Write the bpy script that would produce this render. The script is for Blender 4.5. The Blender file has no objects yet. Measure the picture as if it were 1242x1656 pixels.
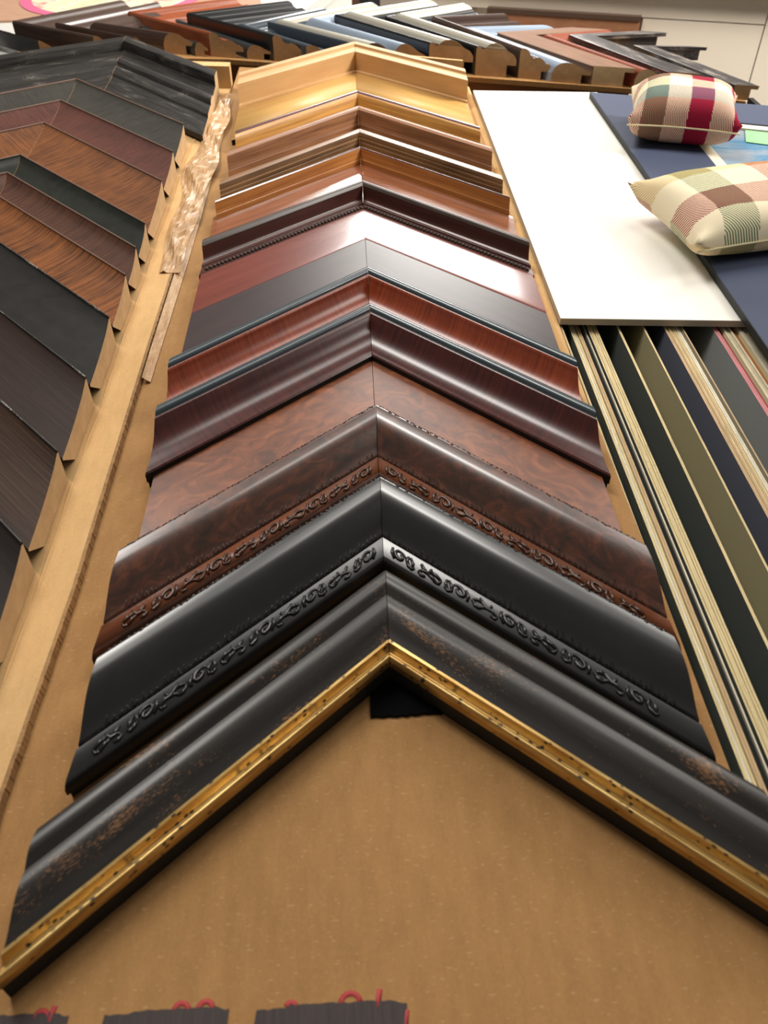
import bpy, bmesh, math, random
from mathutils import Vector, Matrix
random.seed(7)
S = bpy.context.scene
COL = S.collection
Z0 = 0.95                      # height of the sample boards above the floor

# ------------------------------------------------------------------ camera
cam = bpy.data.cameras.new('camera')
camo = bpy.data.objects.new('camera', cam); COL.objects.link(camo)
cam.sensor_fit = 'VERTICAL'; cam.sensor_height = 36.0
cam.lens = 36.0 * 1340.0 / 1656.0
camo.location = (0, 0, Z0 + 0.34)
camo.rotation_euler = (math.radians(90 - 43.4), 0, math.radians(-2.4))
cam.clip_start = 0.02
cam.dof.use_dof = True; cam.dof.focus_distance = 0.62; cam.dof.aperture_fstop = 14
S.camera = camo

# ------------------------------------------------------------------ world, lights, exposure
W = bpy.data.worlds.new('world'); S.world = W; W.use_nodes = True
W.node_tree.nodes['Background'].inputs[0].default_value = (1.0, 0.93, 0.84, 1)
W.node_tree.nodes['Background'].inputs[1].default_value = 0.17

def area(name, loc, target, sx, sy, power, col):
    l = bpy.data.lights.new(name, 'AREA'); l.shape = 'RECTANGLE'; l.size = sx; l.size_y = sy
    l.energy = power; l.color = col
    o = bpy.data.objects.new(name, l); COL.objects.link(o); o.location = loc
    o.rotation_euler = (Vector(target) - Vector(loc)).to_track_quat('-Z', 'Y').to_euler()
    return o
area('ceiling_or_fill_light', (0.50, 4.75, Z0 + 1.72), (0.45, 2.6, Z0), 0.95, 1.3, 76, (1.0, 0.97, 0.92))
area('ceiling_or_fill_light', (-0.60, 1.24, Z0 + 1.72), (-0.1, 0.7, Z0), 0.5, 0.9, 27, (1.0, 0.96, 0.90))
area('ceiling_or_fill_light', (0.66, 1.26, Z0 + 1.72), (0.2, 0.7, Z0), 0.5, 0.9, 9, (1.0, 0.96, 0.90))
area('ceiling_or_fill_light', (1.75, 2.3, Z0 + 1.72), (0.5, 1.2, Z0), 0.6, 1.0, 20, (1.0, 0.95, 0.88))
side = area('ceiling_or_fill_light', (2.5, 0.7, Z0 + 1.75), (1.0, 2.1, Z0 - .1), 0.6, 1.2, 60, (1.0, 0.95, 0.88))  # added fill lamp out of view, aimed to brighten the cabinet front
side.data.spread = math.radians(75)
S.view_settings.view_transform = 'Standard'; S.view_settings.look = 'None'
S.view_settings.gamma = 1.0; S.view_settings.use_curve_mapping = False
S.view_settings.exposure = 0.0

# ------------------------------------------------------------------ helpers
def lin(c):
    r = []
    for v in c[:3]:
        v = v / 255.0
        r.append(v / 12.92 if v <= 0.04045 else ((v + 0.055) / 1.055) ** 2.4)
    return (r[0], r[1], r[2], 1.0)

def tag(o, label=None, cat=None, group=None, kind=None):
    if label: o['label'] = label
    if cat: o['category'] = cat
    if group: o['group'] = group
    if kind: o['kind'] = kind
    return o

def thing(name, label, cat, loc=(0, 0, 0), rz=0.0, group=None):
    o = bpy.data.objects.new(name, None); COL.objects.link(o); o.empty_display_size = 0.02
    o.location = loc; o.rotation_euler = (0, 0, rz)
    return tag(o, label, cat, group)

class MB:
    """collects geometry for ONE mesh object"""
    def __init__(s): s.v = []; s.f = []; s.uv = []; s.mi = []; s.sm = []
    def face(s, idx, uvs=None, mi=0, smooth=False):
        s.f.append(idx); s.uv.append(uvs); s.mi.append(mi); s.sm.append(smooth)
    def box(s, x0, x1, y0, y1, z0, z1, mi=0, M=None):
        b = len(s.v)
        ps = [(x0, y0, z0), (x1, y0, z0), (x1, y1, z0), (x0, y1, z0), (x0, y0, z1), (x1, y0, z1), (x1, y1, z1), (x0, y1, z1)]
        if M: ps = [tuple(M @ Vector(p)) for p in ps]
        s.v += ps
        for q in ((0, 3, 2, 1), (4, 5, 6, 7), (0, 1, 5, 4), (1, 2, 6, 5), (2, 3, 7, 6), (3, 0, 4, 7)):
            s.face([b + i for i in q], None, mi)
    def prism(s, poly, z0, z1, mi=0):
        n = len(poly); b = len(s.v)
        s.v += [(x, y, z0) for x, y in poly] + [(x, y, z1) for x, y in poly]
        s.face([b + i for i in range(n - 1, -1, -1)], None, mi); s.face([b + n + i for i in range(n)], None, mi)
        for i in range(n):
            j = (i + 1) % n
            s.face([b + i, b + j, b + n + j, b + n + i], None, mi)
    def tube(s, pts, rads, k=6, mi=0):
        pts = [Vector(p) for p in pts]; rings = []
        for i, p in enumerate(pts):
            d = (pts[min(i + 1, len(pts) - 1)] - pts[max(i - 1, 0)])
            if d.length < 1e-9: d = Vector((1, 0, 0))
            d.normalize(); a = d.cross(Vector((0, 0, 1)))
            if a.length < 1e-4: a = d.cross(Vector((0, 1, 0)))
            a.normalize(); c = a.cross(d)
            r = rads[i] if hasattr(rads, '__len__') else rads
            b = len(s.v)
            for j in range(k):
                t = 2 * math.pi * j / k
                s.v.append(tuple(p + a * (r * math.cos(t)) + c * (r * math.sin(t))))
            rings.append(b)
        for i in range(len(rings) - 1):
            for j in range(k):
                s.face([rings[i] + j, rings[i] + (j + 1) % k, rings[i + 1] + (j + 1) % k, rings[i + 1] + j], None, mi, True)
        s.face([rings[0] + j for j in range(k - 1, -1, -1)], None, mi); s.face([rings[-1] + j for j in range(k)], None, mi)
    def ball(s, c, rx, ry, rz, n=8, m=5, mi=0):
        b = len(s.v)
        for i in range(m + 1):
            th = math.pi * i / m
            for j in range(n):
                ph = 2 * math.pi * j / n
                s.v.append((c[0] + rx * math.sin(th) * math.cos(ph), c[1] + ry * math.sin(th) * math.sin(ph), c[2] + rz * math.cos(th)))
        for i in range(m):
            for j in range(n):
                s.face([b + i * n + j, b + (i + 1) * n + j, b + (i + 1) * n + (j + 1) % n, b + i * n + (j + 1) % n], None, mi, True)
    def build(s, name, mats, parent=None, loc=None):
        me = bpy.data.meshes.new(name); me.from_pydata(s.v, [], s.f)
        if not isinstance(mats, (list, tuple)): mats = [mats]
        for m in mats: me.materials.append(m)
        ul = me.uv_layers.new(name='UVMap')
        for p in me.polygons:
            p.material_index = s.mi[p.index]; p.use_smooth = s.sm[p.index]
            if s.uv[p.index]:
                for k, li in enumerate(p.loop_indices): ul.data[li].uv = s.uv[p.index][k]
        me.validate(); me.update()
        bm = bmesh.new(); bm.from_mesh(me); bmesh.ops.recalc_face_normals(bm, faces=bm.faces); bm.to_mesh(me); bm.free()
        o = bpy.data.objects.new(name, me); COL.objects.link(o)
        if parent: o.parent = parent
        if loc: o.location = loc
        return o

# ------------------------------------------------------------------ materials
class NT:
    def __init__(s, name):
        s.m = bpy.data.materials.new(name); s.m.use_nodes = True; s.t = s.m.node_tree; s.N = s.t.nodes; s.L = s.t.links
        s.b = s.N['Principled BSDF']
    def n(s, typ, **kw):
        x = s.N.new(typ)
        for k, v in kw.items(): setattr(x, k, v)
        return x
    def link(s, a, b): s.L.new(a, b)
    def coord(s, kind, scale, rot=(0, 0, 0)):
        tc = s.n('ShaderNodeTexCoord'); mp = s.n('ShaderNodeMapping')
        mp.inputs['Scale'].default_value = scale; mp.inputs['Rotation'].default_value = rot
        s.link(tc.outputs[kind], mp.inputs[0]); return mp.outputs[0]
    def noise(s, vec, scale=1.0, detail=4, rough=0.55, dist=0.0):
        x = s.n('ShaderNodeTexNoise'); x.inputs['Scale'].default_value = scale; x.inputs['Detail'].default_value = detail
        x.inputs['Roughness'].default_value = rough; x.inputs['Distortion'].default_value = dist
        s.link(vec, x.inputs['Vector']); return x.outputs[0]
    def ramp(s, fac, stops, interp='LINEAR'):
        r = s.n('ShaderNodeValToRGB'); r.color_ramp.interpolation = interp
        e = r.color_ramp.elements
        while len(e) < len(stops): e.new(0.5)
        for i, (p, c) in enumerate(stops):
            e[i].position = p; e[i].color = lin(c) if len(c) == 3 else c
        s.link(fac, r.inputs[0]); return r.outputs[0]
    def mix(s, fac, a, b, mode='MIX'):
        x = s.n('ShaderNodeMix'); x.data_type = 'RGBA'; x.blend_type = mode
        for sock, v in ((x.inputs[0], fac), (x.inputs[6], a), (x.inputs[7], b)):
            if hasattr(v, 'node'): s.link(v, sock)
            elif isinstance(v, tuple): sock.default_value = lin(v) if len(v) == 3 else v
            else: sock.default_value = v
        return x.outputs[2]
    def math(s, op, a, b=None):
        x = s.n('ShaderNodeMath'); x.operation = op
        for i, v in enumerate((a, b)):
            if v is None: continue
            if hasattr(v, 'node'): s.link(v, x.inputs[i])
            else: x.inputs[i].default_value = v
        return x.outputs[0]
    def bump(s, h, strength, dist=0.001):
        x = s.n('ShaderNodeBump'); x.inputs['Strength'].default_value = strength; x.inputs['Distance'].default_value = dist
        s.link(h, x.inputs['Height']); s.link(x.outputs[0], s.b.inputs['Normal'])
    def done(s, col, rough=0.5, coat=0.0, metal=0.0, spec=0.5, coat_rough=0.1):
        if hasattr(col, 'node'): s.link(col, s.b.inputs['Base Color'])
        else: s.b.inputs['Base Color'].default_value = lin(col)
        s.b.inputs['Roughness'].default_value = rough; s.b.inputs['Metallic'].default_value = metal
        s.b.inputs['Coat Weight'].default_value = coat; s.b.inputs['Coat Roughness'].default_value = coat_rough
        s.b.inputs['Specular IOR Level'].default_value = spec
        return s.m

def plain(name, col, rough=0.5, **k): return NT(name).done(col, rough, **k)

def wood(name, light, dark, grain='along', rough=0.35, coat=0.0, bump=0.0, k=1.0, pos=(0.35, 0.65), spec=0.5, coat_rough=0.1):
    t = NT(name)
    sc = {'along': (14 * k, 420 * k, 1), 'cross': (480 * k, 16 * k, 1), 'soft': (9 * k, 90 * k, 1), 'even': (60 * k, 60 * k, 1)}[grain]
    v = t.coord('UV', sc, (0, 0, 0.25 if grain == 'cross' else 0))
    n = t.noise(v, 1.0, 5, 0.6, 0.4)
    big = t.noise(t.coord('UV', (18, 30, 1)), 1.0, 2)
    f = t.math('ADD', t.math('MULTIPLY', n, 0.75), t.math('MULTIPLY', big, 0.25))
    c = t.ramp(f, [(pos[0], dark), (pos[1], light)])
    if bump: t.bump(n, bump, 0.0006)
    return t.done(c, rough, coat, spec=spec, coat_rough=coat_rough)

def burl(name, light, mid, dark, rough=0.3, coat=0.3, k=1.0):
    t = NT(name)
    v = t.coord('UV', (55 * k, 70 * k, 1))
    n = t.noise(v, 1.0, 6, 0.62, 1.6)
    c = t.ramp(n, [(0.3, dark), (0.5, mid), (0.68, light)])
    vo = t.n('ShaderNodeTexVoronoi'); vo.inputs['Scale'].default_value = 1.0
    t.link(t.coord('UV', (90 * k, 130 * k, 1)), vo.inputs['Vector'])
    eye = t.ramp(vo.outputs['Distance'], [(0.06, (255, 255, 255)), (0.2, (0, 0, 0))])
    gate = t.ramp(t.noise(t.coord('UV', (25, 40, 1)), 1.0, 2), [(0.52, (0, 0, 0)), (0.6, (255, 255, 255))])
    c = t.mix(t.math('MULTIPLY', t.math('MULTIPLY', eye, gate), 0.7), c, dark)
    return t.done(c, rough, coat, coat_rough=0.22, spec=.7)

def cardboard(name, c1, c2, axis=0):
    t = NT(name)
    sc = [9, 9, 9]; sc[1 - axis] = 140.0; sc[axis] = 40.0
    f1 = t.noise(t.coord('Object', tuple(sc)), 1.0, 4, 0.65)
    fl = t.noise(t.coord('Object', (900, 500, 600)), 1.0, 2)
    big = t.noise(t.coord('Object', (7, 9, 7)), 1.0, 3)
    f = t.math('ADD', t.math('ADD', t.math('MULTIPLY', f1, .35), t.math('MULTIPLY', fl, .2)), t.math('MULTIPLY', big, .45))
    c = t.ramp(f, [(0.36, c2), (0.62, c1)])
    flecks = t.ramp(t.noise(t.coord('Object', (260, 900, 300), (0, 0, .6)), 1.0, 1), [(0.66, (0, 0, 0)), (0.72, (255, 255, 255))])
    c = t.mix(t.math('MULTIPLY', flecks, .2), c, (225, 195, 150))
    t.bump(f1, 0.12, 0.001)
    return t.done(c, 0.8, spec=0.25)

M = {}
M['card'] = cardboard('cardboard_brown', (170, 128, 79), (147, 108, 64), 1)
M['card_light'] = cardboard('cardboard_pale', (216, 176, 122), (194, 154, 102), 1)
M['flute'] = cardboard('cardboard_fluted_edge', (176, 136, 90), (120, 90, 58), 0)
M['raw'] = wood('raw_wood_end', (222, 190, 146), (198, 164, 120), 'even', 0.75)
M['raw_dark'] = wood('raw_wood_end_dull', (200, 160, 116), (176, 138, 96), 'even', 0.75)
M['black_in'] = plain('black_underside', (14, 13, 12), 0.7)
M['velcro'] = plain('black_velcro', (7, 7, 8), 0.95, spec=0.1)

def distressed(name, base, base2, flecks, rough=0.32, amount=0.62, coat=0.0, spec=0.6):
    t = NT(name)
    n = t.noise(t.coord('UV', (16, 260, 1)), 1.0, 5, 0.6, 0.3)
    c = t.ramp(n, [(0.35, base2), (0.65, base)])
    s = t.noise(t.coord('UV', (420, 1300, 1)), 1.0, 3, 0.6)
    g = t.noise(t.coord('UV', (22, 55, 1)), 1.0, 2)
    f = t.math('ADD', t.math('MULTIPLY', s, .5), t.math('MULTIPLY', g, .5))
    k = t.ramp(f, [(amount - .02, (0, 0, 0)), (amount + .02, (255, 255, 255))])
    c = t.mix(t.math('MULTIPLY', k, .8), c, flecks)
    t.bump(n, 0.15, 0.0005)
    return t.done(c, rough, coat, coat_rough=.32, spec=spec)

M['worn_black'] = distressed('worn_black_brown', (44, 38, 34), (27, 24, 23), (142, 102, 66), 0.42, 0.604, coat=.12)
def gold():
    t = NT('rubbed_gold')
    vo = t.n('ShaderNodeTexVoronoi'); vo.inputs['Scale'].default_value = 1.0
    t.link(t.coord('UV', (230, 330, 1)), vo.inputs['Vector'])
    d = t.ramp(vo.outputs['Distance'], [(0.22, (255, 255, 255)), (0.28, (0, 0, 0))])
    gt = t.ramp(t.noise(t.coord('UV', (60, 90, 1)), 1., 2), [(0.44, (0, 0, 0)), (0.5, (255, 255, 255))])
    n = t.noise(t.coord('UV', (40, 300, 1)), 1., 4)
    c = t.ramp(n, [(0.35, (170, 134, 78)), (0.65, (220, 186, 120))])
    k = t.math('MULTIPLY', d, gt)
    c = t.mix(k, c, (40, 26, 12))
    t.link(t.math('SUBTRACT', 0.85, k), t.b.inputs['Metallic'])
    t.done(c, 0.36, metal=0.85); t.link(t.math('MULTIPLY', t.math('SUBTRACT', 1.0, k), 0.85), t.b.inputs['Metallic'])
    return t.m
M['gold'] = gold()
M['black_satin'] = wood('black_satin', (30, 29, 28), (19, 18, 18), 'even', 0.30, coat=0.65, coat_rough=.26, spec=.7)
M['black_relief'] = plain('black_relief', (34, 33, 32), 0.26)
M['brown_relief'] = plain('dark_brown_relief', (74, 46, 32), 0.26)
M['burl'] = burl('burl_brown', (116, 62, 36), (78, 42, 27), (46, 27, 19), 0.34, 0.8)
M['burl_band'] = wood('burl_band', (126, 70, 40), (92, 50, 30), 'soft', 0.36)
M['burl_flat'] = burl('burl_flat', (150, 86, 48), (120, 66, 38), (84, 46, 28), 0.36, 0.12, 0.7)
M['mahog_dark'] = wood('dark_mahogany', (88, 32, 25), (52, 20, 18), 'cross', 0.30, coat=0.35, k=0.9, coat_rough=.2)
M['mahog'] = wood('red_mahogany', (166, 74, 38), (120, 48, 27), 'cross', 0.32, coat=0.3, k=1.0, coat_rough=.22)
M['rail'] = plain('blue_black_rail', (58, 70, 76), 0.3, coat=.3)
M['espresso'] = wood('espresso_flat', (62, 46, 46), (50, 38, 39), 'soft', 0.36, coat=0.06, coat_rough=.3, spec=.4)
M['reddish'] = wood('reddish_flat', (128, 60, 46), (108, 48, 38), 'soft', 0.27, coat=0.6, coat_rough=.1)
M['cocoa'] = wood('cocoa', (92, 50, 42), (66, 36, 32), 'soft', 0.32, coat=0.2, coat_rough=.2)
M['pewter'] = wood('pewter_rub', (92, 80, 72), (60, 46, 40), 'along', 0.3)
M['red_oak'] = wood('red_oak', (158, 98, 62), (120, 66, 42), 'along', 0.22, coat=0.9, k=.8, bump=.15, coat_rough=.06)
M['gold_oak'] = wood('golden_oak', (206, 138, 72), (158, 94, 44), 'along', 0.35, coat=0.3, k=.6, bump=.1)
M['plum_edge'] = wood('plum_edge', (118, 84, 84), (84, 56, 58), 'along', 0.2, coat=0.8)
M['walnut_oak'] = wood('walnut_oak', (158, 116, 76), (88, 60, 38), 'along', 0.42, coat=.1, k=.45, bump=.25)
M['brown_oak'] = wood('brown_oak', (170, 118, 80), (112, 72, 48), 'along', 0.42, coat=.1, k=.8, bump=.2)
M['honey_oak'] = wood('honey_oak', (218, 162, 84), (172, 116, 54), 'along', 0.38, coat=.2, k=.8, bump=.1)
M['natural'] = wood('natural_maple', (206, 164, 112), (190, 148, 98), 'soft', 0.55)
M['natural_floor'] = wood('natural_pine', (212, 168, 98), (194, 148, 80), 'soft', 0.5)

# ------------------------------------------------------------------ moulding profiles
def smooth_profile(pts, sub=5):
    """pts: (t, z) or (t, z, 1) for a sharp corner -> list of (t, z, sharp)"""
    P = [(p[0], p[1]) for p in pts]; sharp = [len(p) > 2 or i in (0, len(pts) - 1) for i, p in enumerate(pts)]
    out = []
    for i in range(len(P) - 1):
        p1, p2 = P[i], P[i + 1]
        p0 = P[i - 1] if i > 0 and not sharp[i] else None
        p3 = P[i + 2] if i + 2 < len(P) and not sharp[i + 1] else None
        out.append((p1[0], p1[1], sharp[i]))
        if p0 is None and p3 is None: continue
        if p0 is None: p0 = (2 * p1[0] - p2[0], 2 * p1[1] - p2[1])
        if p3 is None: p3 = (2 * p2[0] - p1[0], 2 * p2[1] - p1[1])
        for k in range(1, sub):
            u = k / sub
            q = [0.5 * (2 * p1[d] + (p2[d] - p0[d]) * u + (2 * p0[d] - 5 * p1[d] + 4 * p2[d] - p3[d]) * u * u + (3 * p1[d] - p0[d] - 3 * p2[d] + p3[d]) * u ** 3) for d in (0, 1)]
            out.append((q[0], q[1], False))
    out.append((P[-1][0], P[-1][1], True))
    return out

def arm_mesh(p_apex, p_end, m, top, bottom, uv_off, splay=0.0, gap=0.00025):
    """a mitred length of moulding. Rim runs from p_apex to p_end in plan; the profile goes along the mitre direction m.
    top: (t, z, sharp) of the finished face; bottom: (t, z) of the unfinished underside, going back to the start."""
    b = MB()
    A = Vector(p_apex); E = Vector(p_end); mm = Vector(m)
    d = (E - A); Ln = d.length; dn = d / Ln
    A = A + dn * gap
    per = [(t, z) for t, z, _ in top] + list(bottom)
    cosm = dn.dot(mm)
    nt = len(top); n = len(per)
    arc = [0.0]
    for i in range(1, n): arc.append(arc[-1] + math.hypot(per[i][0] - per[i - 1][0], per[i][1] - per[i - 1][1]))
    def uv(t, i, s): return (uv_off + s + t * cosm, arc[i])
    def pt(P, t, z):
        q = P + mm * t + (dn * (splay * t) if P is E else Vector((0, 0, 0)))
        return (q.x, q.y, z)
    for i in range(n):
        j = (i + 1) % n
        mi = 0 if j < nt and j > 0 else 1
        base = len(b.v)
        b.v += [pt(A, *per[i]), pt(E, *per[i]), pt(E, *per[j]), pt(A, *per[j])]
        aj = arc[j] if j else arc[-1] + .01
        b.face([base, base + 1, base + 2, base + 3],
               [(uv_off + per[i][0] * cosm, arc[i]), (uv_off + Ln + per[i][0] * cosm, arc[i]), (uv_off + Ln + per[j][0] * cosm, aj), (uv_off + per[j][0] * cosm, aj)], mi, mi == 0)
    for P in (A, E):
        base = len(b.v); b.v += [pt(P, *q) for q in per]
        b.face([base + i for i in range(n)], [(q[0], q[1]) for q in per], 2)
    return b, [(A + mm * per[i][0]) for i in range(n)]

def finish_arm(b, name, mats, parent, top):
    o = b.build(name, mats, parent)
    me = o.data
    bm = bmesh.new(); bm.from_mesh(me)
    bmesh.ops.remove_doubles(bm, verts=bm.verts, dist=1e-6)
    bmesh.ops.recalc_face_normals(bm, faces=bm.faces); bm.normal_update()
    for e in bm.edges:
        if len(e.link_faces) == 2:
            f1, f2 = e.link_faces
            e.smooth = (f1.material_index == f2.material_index == 0) and f1.normal.angle(f2.normal, 0) < 0.6
        else: e.smooth = False
    bm.to_mesh(me); bm.free()
    return o

def surf_point(p_apex, p_end, m, top, s, t):
    A = Vector(p_apex); E = Vector(p_end); d = (E - A); mm = Vector(m)
    z = top[-1][1]
    for i in range(len(top) - 1):
        t0, z0, _ = top[i]; t1, z1, _ = top[i + 1]
        if t0 <= t <= t1 and t1 > t0: z = z0 + (z1 - z0) * (t - t0) / (t1 - t0); break
    q = A + d * s + mm * t
    return (q.x, q.y, z)

def scroll_units():
    """strokes in (q, w): q along the band, w across it (0..1)"""
    sp = [(0.36 + 0.27 * math.cos(a) * (1 - a / 11.0), 0.52 + 0.36 * math.sin(a) * (1 - a / 11.0)) for a in [0.45 * i for i in range(0, 18)]]
    tail = [(0.63, 0.52), (0.70, 0.25), (0.84, 0.16), (0.96, 0.30)]
    A = [sp, tail, [(0.70, 0.25), (0.66, 0.55), (0.74, 0.82)], [(0.84, .16), (.90, .52), (.82, .80)], [(.10, .20), (.02, .50), (.08, .82)]]
    B = [[(0.05, 0.3), (0.25, 0.5), (0.42, 0.48), (0.55, 0.7), (0.62, 0.88)], [(0.42, 0.48), (0.6, 0.4), (0.72, 0.2)], [(0.2, 0.82), (0.28, 0.62), (0.42, 0.48)],
         [(0.55, 0.7), (0.78, 0.66), (0.95, 0.5)], [(.72, .2), (.86, .24), (.96, .5)], [(.05, .3), (.14, .14), (.30, .16)]]
    return A, B

def corner(name, label, apex, ends, m, body, lip=None, mats=None, z=0.0, rab=(0.005, 0.006), group=None, cat='frame corner sample',
           cut='raw', notch=False, lipmat=None, rim=None, rimmat=None, bead=None, scroll=None, splay=0.0, band=None, bandmat=None):
    """two mitred arms. apex, ends: plan points of the outer rim. body/lip: profile points. rim/mid: number of leading profile points that
    belong to a differently finished strip"""
    root = thing(name, label, cat, (apex[0], apex[1], Z0 + z), 0, group)
    ap = (0.0, 0.0)
    top = smooth_profile(body)
    D, zD = body[-1][0], body[-1][1]
    for e in ends:
        pe = (e[0] - apex[0], e[1] - apex[1])
        off = random.random() * 7
        A2 = (ap[0], ap[1], 0); E2 = (pe[0], pe[1], 0); mm = (m[0], m[1], 0)
        if lip:
            lt = smooth_profile(lip); LD, LZ = lip[-1][0], lip[-1][1]
            bot = [(D, min(zD, lip[0][1]) - 0.004), (LD - 0.0008, LZ - 0.0045), (LD - 0.0008, -z), (0.0, -z)]
        else:
            rw, rh = rab
            nb = [(D, max(zD - rh, .001)), (D - rw, 0.0), (0.0, 0.0)]
            bot = [(D, max(zD - rh, 0.001)), (D - rw, max(zD - rh, 0.001)), (D - rw, 0.0), (0.0, 0.0)]
            if notch: bot = nb
        body_top = top
        if rim:                                     # a strip along the rim that is finished differently
            rt = smooth_profile(rim); rd = rim[-1][0]
        b, _ = arm_mesh(A2, E2, mm, body_top, bot, off, splay)
        arm = finish_arm(b, 'moulding_arm', [M[mats], M['black_in'] if cut == 'black' or lip else M[mats], M['raw'] if cut in ('raw', 'black') else M[cut]], root, top)
        if lip:
            lb = [(LD, LZ - 0.004), (lip[0][0], min(LZ, lip[0][1]) - 0.004)]
            b, _ = arm_mesh(A2, E2, mm, lt, lb, off, splay)
            o = finish_arm(b, 'sight_edge', [M[lipmat], M[lipmat], M[lipmat]], arm, lt)
            o['label'] = lipmat.replace('_', ' ') + ' inner lip'
        if rim:
            rb = [(rim[-1][0], rim[-1][1] - 0.0015), (rim[0][0], min(rim[0][1], rim[-1][1]) - 0.0015)]
            b, _ = arm_mesh(A2, E2, mm, rt, rb, off, splay)
            finish_arm(b, 'rim_bead', [M[rimmat]] * 3, arm, rt)
        if band:
            bt = smooth_profile(band)
            b, _ = arm_mesh(A2, E2, mm, bt, [(band[-1][0], band[-1][1] - .0015), (band[0][0], band[0][1] - .0015)], off, splay)
            finish_arm(b, 'scroll_band' if scroll else 'face_strip', [M[bandmat]] * 3, arm, bt)
        if scroll: carve(arm, A2, E2, mm, top, scroll)
        if bead: bead_row(arm, A2, E2, mm, top, *bead)
    return root

def carve(arm, A, E, m, top, spec):
    """raised scrollwork band, leaf points above its groove and a nicked bead along the outer rim"""
    t0, t1, tg, mat = spec
    L = (Vector(E) - Vector(A)).length
    b = MB(); UA, UB = scroll_units()
    def P(u, t): return surf_point(A, E, m, top, u / L, t)
    u = 0.006; k = 0; step = 0.0175
    sign = 1 if E[0] > 0 else -1
    while u < L - 0.016:
        for st in (UA if k % 2 == 0 else UB):
            pts = []
            for q, w in st:
                qq = q if (k // 2) % 2 == 0 else 1 - q
                x = P(u + qq * step * 0.95, t0 + (t1 - t0) * (1 - w)); pts.append((x[0], x[1], x[2] + 0.0002))
            n = len(pts); b.tube(pts, [0.00095 * (0.55 + 0.6 * math.sin(math.pi * (i + .7) / (n + .4))) for i in range(n)], 5)
        u += step * (0.97 + 0.06 * random.random()); k += 1
    b.build('scroll_relief', M[mat], arm)
    b = MB(); u = 0.004
    while u < L - 0.006:
        h = random.uniform(0.002, 0.0055); w = random.uniform(0.0014, 0.0024)
        zz = 0.0
        hh = [0.0012, h * .35, h * .7, h, h * .6, h * .25, .0012]; pts = [P(u + w * 1.5 * i / 6, tg - hh[i]) for i in range(7)]
        b.tube([(p[0], p[1], p[2] + zz) for p in pts], [0.0004, .00038, .0003, 0.0002, .0003, .00038, 0.0004], 4)
        u += w * random.uniform(1.5, 2.1)
    b.build('leaf_relief', M[mat], arm)
    b = MB()
    u = 0.003
    g = [(u0, P(u0, tg - .0001)) for u0 in (0.001, L * .5, L - 0.001)]
    b.tube([(p[0], p[1], p[2]) for _, p in g], 0.0006, 5)
    b.build('groove_line', M['black_in'], arm)
    b = MB()
    while u < L - 0.004:
        t = random.uniform(0.0006, 0.0022); p = P(u, t); q = P(u + random.uniform(.0012, .0026), t + random.uniform(-.0008, .0012))
        b.tube([p, q], [0.0006, 0.0004], 5)
        u += random.uniform(0.0022, 0.0046)
    b.build('nicked_bead', M[mat], arm)

def bead_row(arm, A, E, m, top, t, r, step, mat):
    L = (Vector(E) - Vector(A)).length; b = MB(); u = 0.003
    while u < L - 0.002:
        p = surf_point(A, E, m, top, u / L, t); b.ball((p[0], p[1], p[2] + r * .25), r, r, r, 7, 4); u += step
    b.build('rope_bead', M[mat], arm)

# ------------------------------------------------------------------ setting: room
Oe = Vector((-0.139, 1.301, 0)); ee = Vector((.9594, -.2821, 0)); nn = Vector((.2821, .9594, 0))
RZ = math.atan2(ee.y, ee.x)
def far(s, off, z=0.0): q = Oe + ee * s + nn * off; return (q.x, q.y, Z0 + z)

M['wall'] = (lambda t: t.done(t.ramp(t.noise(t.coord('Object', (6, 6, 6)), 1., 3), [(.3, (206, 190, 174)), (.7, (212, 198, 182))]), .7))(NT('wall_paint'))
M['panel'] = plain('cabinet_paint', (214, 202, 184), 0.55)
M['floor'] = (lambda t: t.done(t.ramp(t.noise(t.coord('Object', (8, 8, 8)), 1., 6), [(.35, (96, 90, 84)), (.65, (122, 116, 108))]), .7))(NT('floor_carpet'))
M['dark_trim'] = wood('dark_trim', (74, 54, 40), (56, 40, 30), 'soft', .5)
M['brown_panel'] = wood('brown_panel', (142, 96, 66), (128, 84, 56), 'soft', .5)

def struct(name, b, m):
    o = b.build(name, m); tag(o, kind='structure'); return o
b = MB(); b.box(-4, 4, -2.5, 6, -0.05, 0.0); struct('floor', b, M['floor'])
b = MB(); b.box(-3.5, 3.5, 0, .1, 0.0, 2.75)
o = struct('wall_back', b, M['wall']); o.location = (far(0, 4.6)[0], far(0, 4.6)[1], 0); o.rotation_euler = (0, 0, RZ)

# built-in beige cabinet front standing against the back wall
cab = thing('built_in_cabinet', 'beige counter cabinet with a flush door behind the far row of corners', 'cabinet', (far(0, .75)[0], far(0, .75)[1], 0), RZ)
zt = Z0 - .083; g = .0022
b = MB()
b.box(.10, .2, 0, .45, .0, .92); b.box(.2, .7802, .0, .45, zt + g, .92); b.box(.7802 + g, 1.6, 0, .45, 0, .92); b.box(.2, .7802 + g, .012, .45, 0, zt + g)
b.build('carcass', M['panel'], cab)
b = MB(); b.box(.08, 1.62, -.02, .47, .92, .95); b.build('counter_top', M['panel'], cab)
b = MB(); b.box(.5485, .7802, 0.0005, .0115, .08, zt); b.build('door', M['panel'], cab)
# brown board leaning in front of the cabinet, with a dark top edge
bp = thing('brown_board', 'brown board with a dark top edge in front of the beige cabinet', 'board', (far(0, .735)[0], far(0, .735)[1], 0), RZ)
b = MB(); b.box(.235, .5445, 0, .012, .0, Z0 - .085); b.build('panel', M['brown_panel'], bp)
b = MB(); b.box(.235, .5445, -.002, .013, Z0 - .085, Z0 - .077); b.build('top_edge', M['dark_trim'], bp)

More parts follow.
